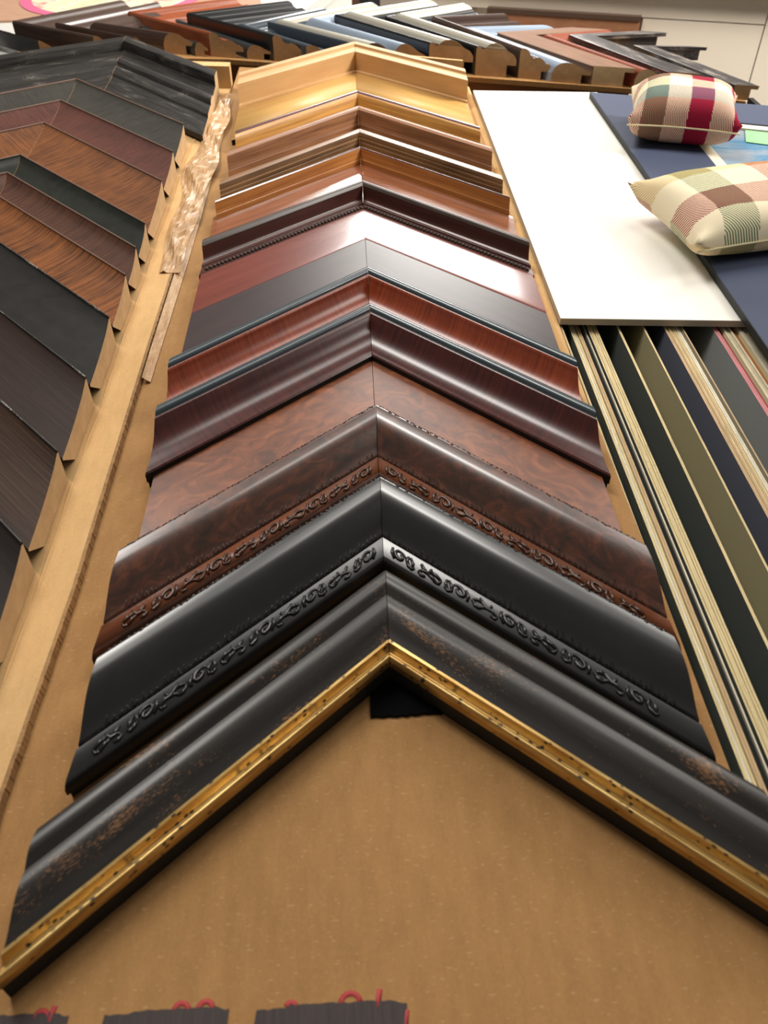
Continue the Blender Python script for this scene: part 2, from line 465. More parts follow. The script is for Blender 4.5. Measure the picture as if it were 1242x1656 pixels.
# tables
M['table'] = wood('dark_table', (38, 34, 32), (26, 24, 23), 'even', .5)
tb = thing('display_table', 'dark table under the frame sample boards', 'table', (0, 0.55, 0))
b = MB(); b.box(-.95, .75, -.72, .52, .72, .75); b.build('table_top', M['table'], tb)
for x in (-.88, .68):
    for y in (-.66, .46):
        b = MB(); b.box(x - .025, x + .025, y - .025, y + .025, 0, .72); b.build('leg', M['table'], tb)
M['sheet'] = wood('sheet_brown', (176, 138, 112), (164, 126, 100), 'even', .6)
M['grey_top'] = plain('grey_table_top', (196, 194, 188), .5)
tb2 = thing('side_table', 'grey topped table behind the sample boards carrying the brown sheet', 'table', (far(.05, .31)[0], far(.05, .31)[1], 0), RZ)
b = MB(); b.box(-.4, .66, -.32, -.06, .72, .75); b.build('table_top', M['grey_top'], tb2)
for x in (-.36, .6):
    for y in (-.29, -.1):
        b = MB(); b.box(x - .025, x + .025, y - .025, y + .025, 0, .72); b.build('leg', M['table'], tb2)

# ------------------------------------------------------------------ cartons that carry the samples
def carton(name, label, poly, ztop, mat, h=0.199):
    r = thing(name, label, 'cardboard display', (0, 0, Z0))
    b = MB(); b.prism(poly, ztop - .005, ztop); b.build('top_sheet', [M[mat]], r)
    return r
ctr = carton('cardboard_carton', 'flat brown cardboard carton carrying the middle row of frame corners',
             [(-.1608, -.06), (.1625, -.06), (.1635, .30), (.1600, .56), (.1560, 1.0), (.1525, 1.195), (-.147, 1.262), (-.1518, .9), (-.1545, .30), (-.1588, .18)], 0.0, 'card')
b = MB(); b.box(-.146, .1515, -.055, 1.205, -.199, -.0052); b.build('box_body', M['card'], ctr)
b = MB(); b.prism([(.06, 1.196), (.150, 1.165), (.1505, 1.170), (.06, 1.202)], 0.0005, .030); b.build('end_flap', M['card_light'], ctr)
b = MB()
vv = [(.1495, .45), (.150, .75), (.1495, 1.0), (.148, 1.16)]
for i in range(3):
    (x0, y0), (x1, y1) = vv[i], vv[i + 1]
    base = len(b.v); h = .0028
    b.v += [(x0 + .004, y0, .0004), (x1 + .004, y1, .0004), (x1 + .0075, y1, h), (x0 + .0075, y0, h), (x1 + .0115, y1, .0004), (x0 + .0115, y0, .0004)]
    b.face([base, base + 1, base + 2, base + 3]); b.face([base + 3, base + 2, base + 4, base + 5])
b.build('side_crease', M['card_light'], ctr)
# marker blocks over red lettering on the near end of the carton
M['marker'] = (lambda t: t.done(t.ramp(t.noise(t.coord('Object', (900, 60, 1)), 1., 3), [(.3, (44, 34, 34)), (.7, (62, 50, 48))]), .7))(NT('black_marker'))
M['red_ink'] = plain('red_ink', (168, 44, 48), .6)
def rough_block(x0, x1, y0, y1, sk):
    top = []; n = 26
    for i in range(n + 1):
        x = x0 + (x1 - x0) * i / n
        top.append((x + sk, y1 + random.uniform(-.00035, .00035) + (.0006 if .2 < i / n < .95 else -.0004)))
    return [(x0 - .002, y0), (x1 - .001, y0)] + top[::-1]
for x0, x1, yt, sk in ((-.158, -.1105, .0982, 0), (-.0975, -.0525, .0977, .0), (-.0425, .0125, .0972, 0.0)):
    b = MB(); b.prism(rough_block(x0, x1, .080, yt, sk), .0002, .0004); b.build('marker_block', M['marker'], ctr)
for cx, cy, r, a0, a1 in ((-.1205, .0975, .0022, 0, 3.14), (-.0700, .0975, .0026, .1, 3.04), (-.0612, .0977, .0026, .1, 3.04), (-.0082, .0972, .0036, .2, 3.1), (-.0300, .0968, .0018, .3, 2.8)):
    b = MB(); b.tube([(cx + r * math.cos(a0 + (a1 - a0) * i / 8), cy + r * 1.0 * math.sin(a0 + (a1 - a0) * i / 8), .0003) for i in range(9)], .0010, 5); b.build('red_letter', M['red_ink'], ctr).scale = (1, 1, .35)
for x, y0, y1 in ((-.1168, .096, .1012), (.0022, .096, .1018), (.0118, .088, .0945)):
    b = MB(); b.tube([(x - .0006, y0, .0003), (x + .0004, y1, .0003)], .0011, 5); b.build('red_letter', M['red_ink'], ctr).scale = (1, 1, .35)

lft = carton('cardboard_carton', 'pale cardboard carton along the left carrying the dark oak frame corners',
             [(-.62, -.06), (-.1600, -.06), (-.1581, .18), (-.1538, .30), (-.1533, .54), (-.1500, .9), (-.1490, 1.135), (-.1500, 1.19), (-.205, 1.20), (-.305, 1.285), (-.62, 1.270)], .005, 'card_light')
b = MB(); b.box(-.60, -.162, -.055, 1.17, -.199, -.0002); b.build('box_body', M['card_light'], lft)
# corrugated raw edge along its right side
b = MB(); ce = [(-.1600, -.06), (-.1581, .18), (-.1538, .30), (-.1533, .54), (-.1500, .9), (-.1490, 1.135)]
def along(ce, y):
    for (x0, y0), (x1, y1) in zip(ce, ce[1:]):
        if y0 <= y <= y1: return x0 + (x1 - x0) * (y - y0) / (y1 - y0)
    return ce[-1][0]
n = 420
for i in range(n):
    y0 = -.05 + 1.18 * i / n; y1 = -.05 + 1.18 * (i + 1) / n
    x0 = along(ce, y0); w = .0012 + .0005 * random.random()
    base = len(b.v)
    b.v += [(x0 - .001, y0, .0006), (x0 - .001, y1, .0006), (x0 + w, y1, .0008), (x0 + w, y0, .0008), (x0 + w * .6, y0, .0052), (x0 + w * .6, y1, .0052), (x0 - .001, y0, .0054), (x0 - .001, y1, .0054)]
    b.face([base + 3, base + 2, base + 5, base + 4]); b.face([base + 4, base + 5, base + 7, base + 6])
b.build('fluted_edge', M['flute'], lft)
# scored fold line
b = MB(); pts = []
for i in range(60):
    y = -.05 + 1.05 * i / 59; pts.append((-.1735 + .0005 * math.sin(i * .7) + .004 * max(0, (y - .6)), y, .0044))
b.tube(pts, [.0012 + .0004 * math.sin(i * 1.9) for i in range(60)], 8); b.build('fold_crease', M['card_light'], lft)
# folded flap at the far end
b = MB(); b.prism([(-.205, 1.158), (-.147, 1.150), (-.147, 1.168), (-.205, 1.176)], .0055, .031); b.build('end_flap', M['card_light'], lft)
b = MB(); b.prism([(-.52, 1.265), (-.47, 1.262), (-.47, 1.266), (-.52, 1.269)], .0055, .03); b.build('end_flap', M['card_light'], lft)

# crumpled packing tape over the carton edge
def tape_mat():
    t = NT('clear_packing_tape')
    n = t.noise(t.coord('Object', (160, 50, 160)), 1., 5)
    c = t.ramp(n, [(.35, (168, 128, 84)), (.65, (196, 158, 112))])
    t.bump(n, .6, .003)
    return t.done(c, .5, coat=.22, coat_rough=.25)
M['tape'] = tape_mat()
tp = thing('packing_tape', 'crumpled shiny packing tape bunched along the cardboard edge', 'tape', (0, 0, Z0))
b = MB(); ny, nx = 60, 10
for i in range(ny + 1):
    f = i / ny; y = .655 + .47 * f
    for j in range(nx + 1):
        g2 = j / nx; w = .014 + .010 * math.sin(f * 3.0) + .003 * math.sin(f * 17)
        x = along(ce, y) - w * .75 + w * 1.15 * g2 + .002 * math.sin(f * 23 + g2 * 2)
        zz = .0058 + .0065 * (math.sin(math.pi * g2) ** 1.5) * (.35 + .65 * abs(math.sin(f * 9 + 1.2 * g2))) * min(1, 6 * f, 8 * (1 - f)) + (.0015 * math.sin(f * 40 + g2 * 7) + random.uniform(-.0011, .0016) if 0 < j < nx else 0)
        if j == nx: zz = .0062
        b.v.append((x, y, max(zz, .0056)))
for i in range(ny):
    for j in range(nx):
        a = i * (nx + 1) + j; b.face([a, a + 1, a + nx + 2, a + nx + 1], None, 0, False)
o = b.build('crumpled_strip', M['tape'], tp)
sm = o.modifiers.new('thickness', 'SOLIDIFY'); sm.thickness = .0004
b = MB()
for i in range(40):
    f = i / 39; y = .50 + .62 * f; x = along(ce, y)
    b.v += [(x + .0022, y, .0052), (x + .0075 + .0015 * math.sin(f * 5), y, .0009)]
for i in range(39): b.face([2 * i, 2 * i + 1, 2 * i + 3, 2 * i + 2], None, 0, True)
b.build('flat_strip', M['tape'], tp)

# black hook-and-loop patch under the front corner
o = (lambda b: (b.prism([(.0028, .2175)] + [(.0028 + .034 * i / 16, .2175 + random.uniform(-.0006, .0004) + .001 * i / 16) for i in range(1, 17)] + [(.0365, .245), (.0030, .245)], 0, .0016), b.build('hook_and_loop_patch', M['velcro'], None, (0, 0, Z0)))[1])(MB())
tag(o, 'black fabric patch stuck on the cardboard under the front corner', 'fabric patch')

# ------------------------------------------------------------------ middle row of corner samples (front to back)
AX = .0127; MD = (0.0, -1.0)
def mid(name, label, y, aL, aR, body, mats, xL=-.1245, xR=.149, splay=.20, **k):
    return corner(name, label, (AX, y), [(xL, y - aL * (AX - xL)), (xR, y - aR * (xR - AX))], MD, body, mats=mats, cut='black', splay=splay, **k)
G = 'middle row of frame corners'
mid('frame_corner_sample', 'worn black frame corner with a speckled gold inner lip, frontmost of the middle row', .2872, .925, .86,
    [(0, .0225, 1), (.0012, .0243), (.005, .0256), (.010, .0252), (.0155, .0222, 1), (.0185, .0226), (.0225, .0224), (.028, .0205), (.034, .0175), (.0392, .0155)],
    'worn_black', -.1285, .160, splay=.14, lip=[(.0392, .0168, 1), (.0408, .0165, 1), (.0418, .0138), (.0432, .0122), (.0445, .0122, 1), (.0457, .0134), (.0472, .0132), (.0484, .0112)], lipmat='gold', group=G, z=.0042)
SC = [(0, .0278, 1), (.0010, .0294), (.0030, .0300), (.0080, .0294), (.0125, .0284), (.0180, .0259), (.0240, .0216), (.0295, .0170), (.0332, .0147, 1), (.0341, .0126, 1), (.0350, .0128, 1), (.0356, .0147, 1), (.0478, .0128, 1), (.0494, .0116), (.0505, .0098)]
mid('frame_corner_sample', 'black frame corner with carved scroll band, behind the gold lipped one', .359, .90, .90, SC, 'black_satin', -.1215, .146,
    scroll=(.0368, .0474, .0345, 'black_relief'), group=G, rab=(.002, .004))
mid('frame_corner_sample', 'dark burl brown frame corner with carved scroll band', .4285, .885, .95, SC, 'burl', -.1245, .149,
    scroll=(.0368, .0474, .0345, 'brown_relief'), band=[(.0356, .0149), (.0478, .0130)], bandmat='burl_band', group=G, rab=(.002, .004))
mid('frame_corner_sample', 'flat reddish brown burl frame corner without any ridge', .5085, .86, .93, [(0, .0075, 1), (.001, .008), (.072, .008), (.0735, .0075)], 'burl_flat', group=G, splay=0.0, rab=(.002, .004))
mid('frame_corner_sample', 'dark red mahogany scooped frame corner with a black front edge', .5554, .89, .99,
    [(0, .027, 1), (.010, .0275), (.0135, .0252), (.020, .0185), (.028, .0145), (.036, .0128), (.0432, .0125, 1), (.0445, .0115)], 'mahog_dark', group=G, splay=.12,
    rim=[(-.0002, .0268), (.001, .0296), (.0045, .0306), (.008, .0296), (.0098, .0272)], rimmat='rail', rab=(.002, .006))
mid('frame_corner_sample', 'orange red mahogany scooped frame corner with a slim blue black rail', .6132, .92, 1.0,
    [(0, .027, 1), (.010, .0275), (.0135, .0230), (.019, .0165), (.027, .0125), (.038, .0108), (.050, .0105, 1), (.0515, .0095)], 'mahog', group=G, splay=.12,
    rim=[(-.0002, .0268), (.001, .0296), (.0045, .0306), (.008, .0296), (.0098, .0272)], rimmat='rail', rab=(.002, .006))
mid('frame_corner_sample', 'flat dark espresso frame corner with a satin sheen', .700, .90, .99, [(0, .0118, 1), (.001, .0122), (.078, .0120), (.079, .0112)], 'espresso', group=G, splay=0.0, rab=(.002, .004))
mid('frame_corner_sample', 'flat reddish brown frame corner that mirrors the bright light', .756, .89, .98, [(0, .0122, 1), (.001, .0126), (.0545, .0125), (.0552, .0118)], 'reddish', group=G, splay=0.0, rab=(.002, .004))
mid('frame_corner_sample', 'cocoa brown frame corner edged with a row of tiny beads', .796, .88, .97,
    [(0, .0225, 1), (.0015, .0255), (.0045, .0265), (.0075, .0260), (.0095, .0240, 1), (.0100, .0215), (.0108, .0170), (.0122, .0130), (.0150, .0115, 1), (.0175, .0124), (.0205, .0118, 1), (.0212, .0104), (.0325, .0100, 1), (.0332, .0085)], 'cocoa', group=G, splay=0.1,
    bead=(.0270, .0018, .0040, 'pewter'), rab=(.002, .004), rim=[(-.0002, .0224), (.0013, .0258), (.0045, .0269), (.0075, .0264), (.0097, .0240)], rimmat='pewter')
mid('frame_corner_sample', 'flat glossy red oak frame corner in front of the golden oak scoop', .884, .90, .98, [(0, .0062, 1), (.001, .0074), (.050, .0032), (.086, .0030), (.087, .0026)], 'red_oak', group=G, splay=0.0, rab=(.002, .003), xL=-.128, xR=.152)
mid('frame_corner_sample', 'golden oak scooped frame corner with a plum top edge', .8915, .95, .98,
    [(0, .0210, 1), (.0028, .0220, 1), (.0036, .0185), (.0046, .0145), (.0055, .0120, 1), (.0062, .0117), (.0067, .0090), (.0070, .0040)], 'gold_oak', group=G, splay=0.0,
    rim=[(-.0002, .0209), (.0006, .0227), (.0016, .0230), (.0027, .0219)], rimmat='plum_edge', rab=(.002, .001))
mid('frame_corner_sample', 'walnut brown oak frame corner with fine fluted lines', .947, 1.0, 1.0,
    [(0, .0215, 1), (.0008, .0222), (.0110, .0220, 1), (.0120, .0195), (.0122, .0170, 1), (.0132, .0166), (.0135, .0130, 1), (.0145, .0126), (.0148, .0090, 1), (.0158, .0086), (.0161, .0050, 1), (.0170, .0047), (.0174, .002)], 'walnut_oak', group=G, splay=0.0, rab=(.002, .001))
mid('frame_corner_sample', 'brown oak frame corner, plain and upright, behind the fluted one', 1.0226, 1.0, 1.0,
    [(0, .0212, 1), (.0010, .0224), (.0060, .0228), (.0118, .0214, 1), (.0128, .0180), (.0140, .0120), (.0155, .0078, 1), (.0170, .0074), (.0180, .002)], 'brown_oak', group=G, splay=0.0, rab=(.002, .001))
mid('frame_corner_sample', 'honey oak frame corner with a dark rubbed top edge', 1.0927, 1.0, 1.0,
    [(0, .0165, 1), (.0100, .0178, 1), (.0125, .0168), (.0150, .0130), (.0170, .0075), (.0180, .0045, 1), (.0195, .0042), (.0205, .0015)], 'honey_oak', group=G, splay=0.0, xL=-.123, xR=.146,
    rim=[(-.0002, .0168), (.0020, .0188), (.0060, .0192), (.0098, .0179)], rimmat='plum_edge', rab=(.002, .001))
mid('frame_corner_sample', 'pale natural wood frame corner with a tall rim, rearmost of the middle row', 1.2444, .93, .97,
    [(0, .0335, 1), (.0008, .0347), (.0140, .0350, 1), (.0150, .0322, 1), (.0375, .0318, 1), (.0380, .0102, 1), (.0440, .0100, 1), (.0445, .0078, 1), (.148, .0072, 1), (.149, .006)], 'natural', group=G, splay=0.0, xL=-.130, xR=.1465, band=[(.0445, .0082), (.147, .0076)], bandmat='natural_floor', rab=(.002, .002))

# ------------------------------------------------------------------ left carton: dark oak corners
M['ebony_stripe'] = distressed('streaked_black', (54, 50, 47), (20, 19, 18), (112, 106, 100), .46, .60, spec=.18)
M['slate_oak'] = wood('slate_oak', (66, 64, 58), (44, 42, 38), 'cross', .5, bump=.4, k=1.6, spec=.16)
M['wine_oak'] = wood('wine_oak', (100, 58, 48), (62, 40, 35), 'cross', .5, bump=.4, k=1.6, spec=.16)
M['amber_oak'] = wood('amber_oak', (134, 82, 46), (74, 46, 30), 'cross', .48, bump=.4, k=1.3, spec=.16)
M['green_black'] = wood('green_black', (42, 44, 38), (30, 31, 28), 'even', .34, coat=.1, spec=.16)
M['russet_oak'] = wood('russet_oak', (96, 60, 44), (54, 36, 30), 'cross', .48, bump=.4, k=1.2, spec=.16)
M['tiger_oak'] = wood('tiger_oak', (150, 90, 46), (60, 36, 24), 'cross', .46, bump=.4, k=.8, spec=.16)
M['soft_black'] = wood('soft_black', (42, 40, 37), (30, 28, 27), 'even', .4, spec=.16)
M['dark_brown'] = wood('dark_brown', (58, 42, 36), (42, 31, 28), 'along', .38, spec=.16)
M['oak_umber'] = wood('oak_umber', (72, 50, 36), (42, 30, 24), 'along', .42, bump=.4, spec=.16)
M['near_black'] = wood('near_black', (46, 38, 35), (32, 27, 26), 'along', .4, spec=.16)
M['edge_line'] = plain('rubbed_edge', (122, 96, 82), .4)
M['edge_dark'] = distressed('rubbed_dark_edge', (58, 56, 54), (30, 29, 28), (180, 176, 170), .35, .56)
LB = [('near_black', 'near black stained frame corner, cut off by the lower left of the photo', .3137, 'edge_dark', .079),
      ('oak_umber', 'umber brown open grained frame corner, second from the near end of the left carton', .3899, 'edge_dark', .076),
      ('dark_brown', 'smooth dark brown frame corner between umber and soft black ones', .4667, 'edge_dark', .0765),
      ('soft_black', 'soft black frame corner with a silvery worn edge, beside the orange striped one', .5437, 'edge_dark', .0765),
      ('tiger_oak', 'orange brown tiger striped oak frame corner on the left carton', .608, 'edge_line', .064),
      ('russet_oak', 'dark russet striped oak frame corner behind the tiger striped one', .6548, 'edge_line', .0465),
      ('green_black', 'smooth green black frame corner on the left carton', .7008, 'edge_line', .0458),
      ('amber_oak', 'amber brown ribbed oak frame corner behind the green black one', .7941, 'edge_line', .093),
      ('wine_oak', 'wine red ribbed oak frame corner on the left carton', .8685, 'edge_line', .0742),
      ('slate_oak', 'slate grey ribbed frame corner in front of the stepped black one', .948, 'edge_line', .0793)]
for mname, label, ytip, edge, dep in LB:
    xt, xa = -.1775, -.3290
    aR, aL = 1.09, .66
    ya = ytip + aR * (xt - xa)
    D = dep - .0025
    body = [(0, .0236, 1), (.0016, .0241, 1), (.0035, .0222), (.25 * D, .0190), (.55 * D, .0165), (.85 * D, .0152), (D, .0148)]
    corner('frame_corner_sample', label, (xa, ya), [(-.50, ya - aL * .183), (xt, ytip)], MD, body, mats=mname, z=.0055, rab=(.017, .0014), notch=True,
           group='left row of dark frame corners', rim=[(-.0001, .0236), (.0003, .0245), (.0013, .0245), (.0018, .0240)], rimmat=edge)
xt, xa, ytip = -.1600, -.3005, 1.128
ya = 1.292
corner('frame_corner_sample', 'tall black stepped frame corner with worn streaks, rearmost on the left carton', (xa, ya), [(-.56, ya - .55 * .27), (xt, ytip)], MD,
       [(0, .0260, 1), (.002, .0272), (.022, .0275), (.025, .0258, 1), (.027, .0165, 1), (.060, .0145, 1), (.063, .0172), (.077, .0168), (.081, .0145, 1), (.085, .0115, 1), (.088, .0132), (.112, .0122), (.118, .0095, 1), (.172, .0082)],
       mats='ebony_stripe', z=.0055, rab=(.012, .006), group='left row of dark frame corners')

# ------------------------------------------------------------------ far row: corners seen end-on, pointing left
fb = thing('cardboard_carton', 'brown carton behind the boards carrying the far row of frame corners', 'cardboard display', far(.17, 0, 0), RZ)
b = MB(); b.prism([(-.505, -.060), (-.40, -.045), (-.31, -.030), (-.20, -.010), (.40, -.006), (.503, -.024), (.385, .13), (.37, .165), (-.505, .165)], -.006, 0.0); b.build('top_sheet', M['card'], fb)
b = MB(); b.box(-.49, .36, .004, .160, -.199, -.0062); b.build('box_body', M['brown_panel'], fb)

M['far_brown'] = wood('far_brown', (86, 66, 56), (58, 44, 38), 'along', .35, coat=.2)
M['far_black'] = plain('far_black', (20, 20, 20), .28, coat=.3)
M['far_silver'] = plain('far_silver_black', (58, 66, 74), .22, coat=.6)
M['far_orange'] = wood('far_orange', (158, 84, 48), (118, 56, 30), 'along', .3, coat=.3)
M['far_green'] = plain('far_green_black', (44, 50, 50), .3)
M['far_champagne'] = plain('champagne_silver', (206, 200, 184), .32, metal=.55)
M['far_tan'] = wood('far_tan', (136, 102, 80), (112, 82, 62), 'along', .65, spec=.25)
M['far_blue'] = plain('blue_grey_satin', (150, 164, 182), .45, metal=.2)
M['far_redbrown'] = wood('far_redbrown', (150, 72, 40), (108, 48, 28), 'along', .5, spec=.3)
M['far_speck'] = distressed('speckled_charcoal', (70, 66, 64), (44, 40, 40), (150, 140, 132), .38, .55)
def scoopf(h, D): return [(0, h - .003, 1), (.002, h), (.22 * D, h), (.32 * D, h - .006), (.5 * D, h - .013), (.72 * D, h - .010), (.85 * D, h - .013), (D, h - .016)]
def humpf(h, D): return [(0, h * .45, 1), (.10 * D, h * .8), (.30 * D, h), (.55 * D, h * .95), (.78 * D, h * .75), (D, h * .62)]
def flatf(h, D): return [(0, h - .001, 1), (.001, h), (D - .001, h), (D, h - .001)]
def wedgef(h, D): return [(0, h - .002, 1), (.003, h), (.3 * D, h - .004), (.6 * D, h - .010), (D, h - .013)]
def lobef(h, D): return [(0, .82 * h, 1), (.04 * D, .88 * h), (.10 * D, .87 * h), (.16 * D, .80 * h, 1), (.22 * D, .84 * h), (.32 * D, .95 * h), (.45 * D, h), (.60 * D, .96 * h), (.74 * D, .84 * h, 1), (.80 * D, .78 * h), (.92 * D, .70 * h), (D, .55 * h)]
def ogeef(h, D): return [(0, .90 * h, 1), (.05 * D, .98 * h), (.14 * D, h), (.26 * D, .93 * h), (.34 * D, .78 * h), (.46 * D, .70 * h), (.60 * D, .74 * h), (.74 * D, .66 * h), (.86 * D, .52 * h, 1), (.92 * D, .54 * h), (D, .46 * h)]
FR = [  # mat, label, height, near end, apex, far tip (s, off), depth, profile, cut end, bright strip
  ('far_black', 'matte black frame corner, leftmost of the far row', .022, (-.285, -.066), (-.400, -.017), (-.425, .010), .045, wedgef, 'raw_dark', None),
  ('far_brown', 'brown black scooped frame corner with a broad rear arm, far left', .030, (-.204, -.055), (-.360, -.008), (-.268, .144), .046, ogeef, 'raw_dark', None),
  ('far_brown', 'slim dark brown frame corner with pale edge lines in the far row', .027, (-.153, -.036), (-.301, .009), (-.213, .160), .030, ogeef, 'raw_dark', None),
  ('far_brown', 'plain brown rounded frame corner left of the orange one', .027, (-.125, -.003), (-.257, .024), (-.205, .100), .046, humpf, 'raw_dark', None),
  ('far_green', 'low grey green rounded frame corner beside the orange one', .018, (-.076, -.006), (-.190, .049), (-.170, .090), .020, humpf, 'raw_dark', None),
  ('far_orange', 'orange brown frame corner with a raised bead in the far row', .031, (-.054, -.002), (-.219, .079), (-.103, .197), .050, ogeef, 'raw_dark', None),
  ('far_green', 'dark grey green frame corner right of the orange one', .018, (.000, .000), (-.167, .106), (-.135, .170), .036, humpf, 'raw_dark', None),
  ('far_black', 'big glossy black frame corner near the middle of the far row', .033, (.041, -.002), (-.126, .085), (-.008, .190), .046, ogeef, 'raw_dark', None),
  ('far_silver', 'black frame corner with a blue grey sheen right of the big glossy black one', .025, (.091, -.008), (-.042, .076), (.041, .196), .064, ogeef, 'raw_dark', None),
  ('far_silver', 'silver edged black frame corner in the far row', .030, (.163, .004), (-.001, .092), (.098, .223), .050, lobef, 'raw_dark', 'far_champagne'),
  ('far_blue', 'blue white shining frame corner left of the tall black sided one', .032, (.212, .002), (.051, .104), (.110, .175), .044, humpf, 'raw_dark', None),
  ('far_black', 'champagne topped frame corner with a tall black side', .040, (.261, .004), (.094, .118), (.186, .215), .060, lobef, 'raw_dark', 'far_champagne'),
  ('far_black', 'champagne frame corner with dark grooves, right of the tall black sided one', .040, (.325, .002), (.169, .125), (.245, .205), .054, lobef, 'raw_dark', 'far_champagne'),
  ('far_brown', 'brown and silver narrow frame corner in the far row', .036, (.383, .003), (.236, .138), (.330, .180), .042, ogeef, 'raw_dark', None),
  ('far_blue', 'broad pale blue grey frame corner with a rounded top', .024, (.427, -.002), (.272, .144), (.377, .180), .051, humpf, 'raw_dark', None),
  ('far_tan', 'flat tan wood frame corner with striped end grain', .023, (.480, -.003), (.335, .129), (.437, .182), .052, flatf, 'raw', None),
  ('far_redbrown', 'narrow red brown frame corner with a rounded bead, far right', .023, (.534, -.003), (.393, .133), (.473, .178), .036, humpf, 'raw', None),
  ('far_speck', 'speckled charcoal frame corner second from the right end', .022, (.574, -.002), (.435, .148), (.534, .190), .037, flatf, 'raw_dark', None),
  ('far_speck', 'low charcoal frame corner between the two speckled ones', .012, (.613, -.004), (.530, .080), (.550, .098), .034, flatf, 'raw_dark', None),
  ('far_speck', 'speckled charcoal frame corner at the right end of the far row', .017, (.656, -.018), (.528, .134), (.599, .146), .028, flatf, 'raw_dark', None)]
for mname, label, h, en, ap, tp, D, pf, cut, strip in FR:
    a = far(*ap); e1 = far(*en); e2 = far(*tp)
    body = pf(h, D); k = {}
    if strip: k = dict(band=[(q[0], q[1] + .0004) for q in body[4:9]], bandmat=strip)
    corner('frame_corner_sample', label, a[:2], [e1[:2], e2[:2]], (ee.x, ee.y), body, mats=mname, cut=cut, rab=(min(.012, D * .3), max(.003, h * .18)), group='far row of frame corners', **k)

# grey counter unit, brown sheet and round print beyond the far row
gc = thing('storage_unit', 'grey topped storage unit behind the left end of the far row', 'storage unit', (far(0, 0)[0], far(0, 0)[1], 0), RZ)
gp = [(-1.0, -.04), (-.345, -.04), (-.345, .175), (-.02, .175), (-.02, .66), (-1.0, .66)]
b = MB(); b.prism(gp, Z0 - .028, Z0 - .008); b.build('counter_top', M['grey_top'], gc)
b = MB(); b.prism([(-.99, .25), (-.03, .25), (-.03, .65), (-.99, .65)], 0, Z0 - .0285); b.build('body', M['grey_top'], gc)
o = (lambda b: (b.box(-.40, .42, 0, .36, 0, .003), b.build('brown_sheet', M['sheet'])))(MB())[1]
o.location = far(-.47, .122, -.0078); o.rotation_euler = (0, 0, RZ + math.radians(22)); tag(o, 'brown card sheet lying flat beyond the far row of corners', 'sheet')
pl = thing('round_print', 'cream round print with a pink ring on the brown sheet', 'print', far(-.375, .320, -.0046), RZ)
M['cream'] = (lambda t: t.done(t.ramp(t.noise(t.coord('Object', (30, 30, 1)), 1., 3), [(.35, (204, 190, 150)), (.55, (212, 204, 180)), (.68, (190, 120, 110))]), .6))(NT('cream_print'))
M['pink'] = plain('pink_ring', (196, 92, 128), .6)
def disc(b, r0, r1, z0, z1, n=64):
    for i in range(n):
        a, c = 2 * math.pi * i / n, 2 * math.pi * (i + 1) / n
        b.prism([(r0 * math.cos(a), r0 * math.sin(a)), (r1 * math.cos(a), r1 * math.sin(a)), (r1 * math.cos(c), r1 * math.sin(c)), (r0 * math.cos(c), r0 * math.sin(c))] if r0 else
                [(0, 0), (r1 * math.cos(a), r1 * math.sin(a)), (r1 * math.cos(c), r1 * math.sin(c))], z0, z1)
b = MB(); disc(b, 0, .138, 0, .0008); b.build('disc', M['cream'], pl)
b = MB(); disc(b, .138, .158, 0, .0009); b.build('ring', M['pink'], pl)

# blurred row of binders in the distance
sh = thing('low_shelf', 'low shelf far behind with dark binders on it', 'shelf', (far(-.05, .78)[0], far(-.05, .78)[1], 0), RZ)
b = MB(); b.box(-.35, .14, -.02, .12, .55, .58); b.build('board', M['dark_trim'], sh)
for x in (-.34, .13):
    b = MB(); b.box(x - .01, x + .01, -.02, .12, 0, .55); b.build('side_panel', M['dark_trim'], sh)
BC = [((198, 184, 160), .07), ((52, 48, 52), .016), ((60, 56, 66), .016), ((30, 34, 52), .018), ((34, 38, 60), .018), ((210, 206, 200), .008), ((28, 32, 54), .02), ((206, 200, 196), .008), ((40, 40, 58), .018), ((96, 64, 46), .03), ((36, 36, 44), .02)]
BN = ['wide cream', 'brown grey', 'slate grey', 'navy', 'navy', 'thin white', 'navy', 'thin white', 'navy', 'leather brown', 'charcoal']
x = -.22
for i, (c, w) in enumerate(BC):
    o = (lambda b: (b.box(0, w - .0012, 0, .10, 0, .30), b.build('binder', plain('binder_cover', c, .6))))(MB())[1]
    o.location = (far(-.05, .78)[0] + ee.x * x, far(-.05, .78)[1] + ee.y * x, .58); o.rotation_euler = (0, 0, RZ)
    tag(o, BN[i] + ' upright binder on the low shelf far behind', 'binder', 'binders on the far shelf'); x += w

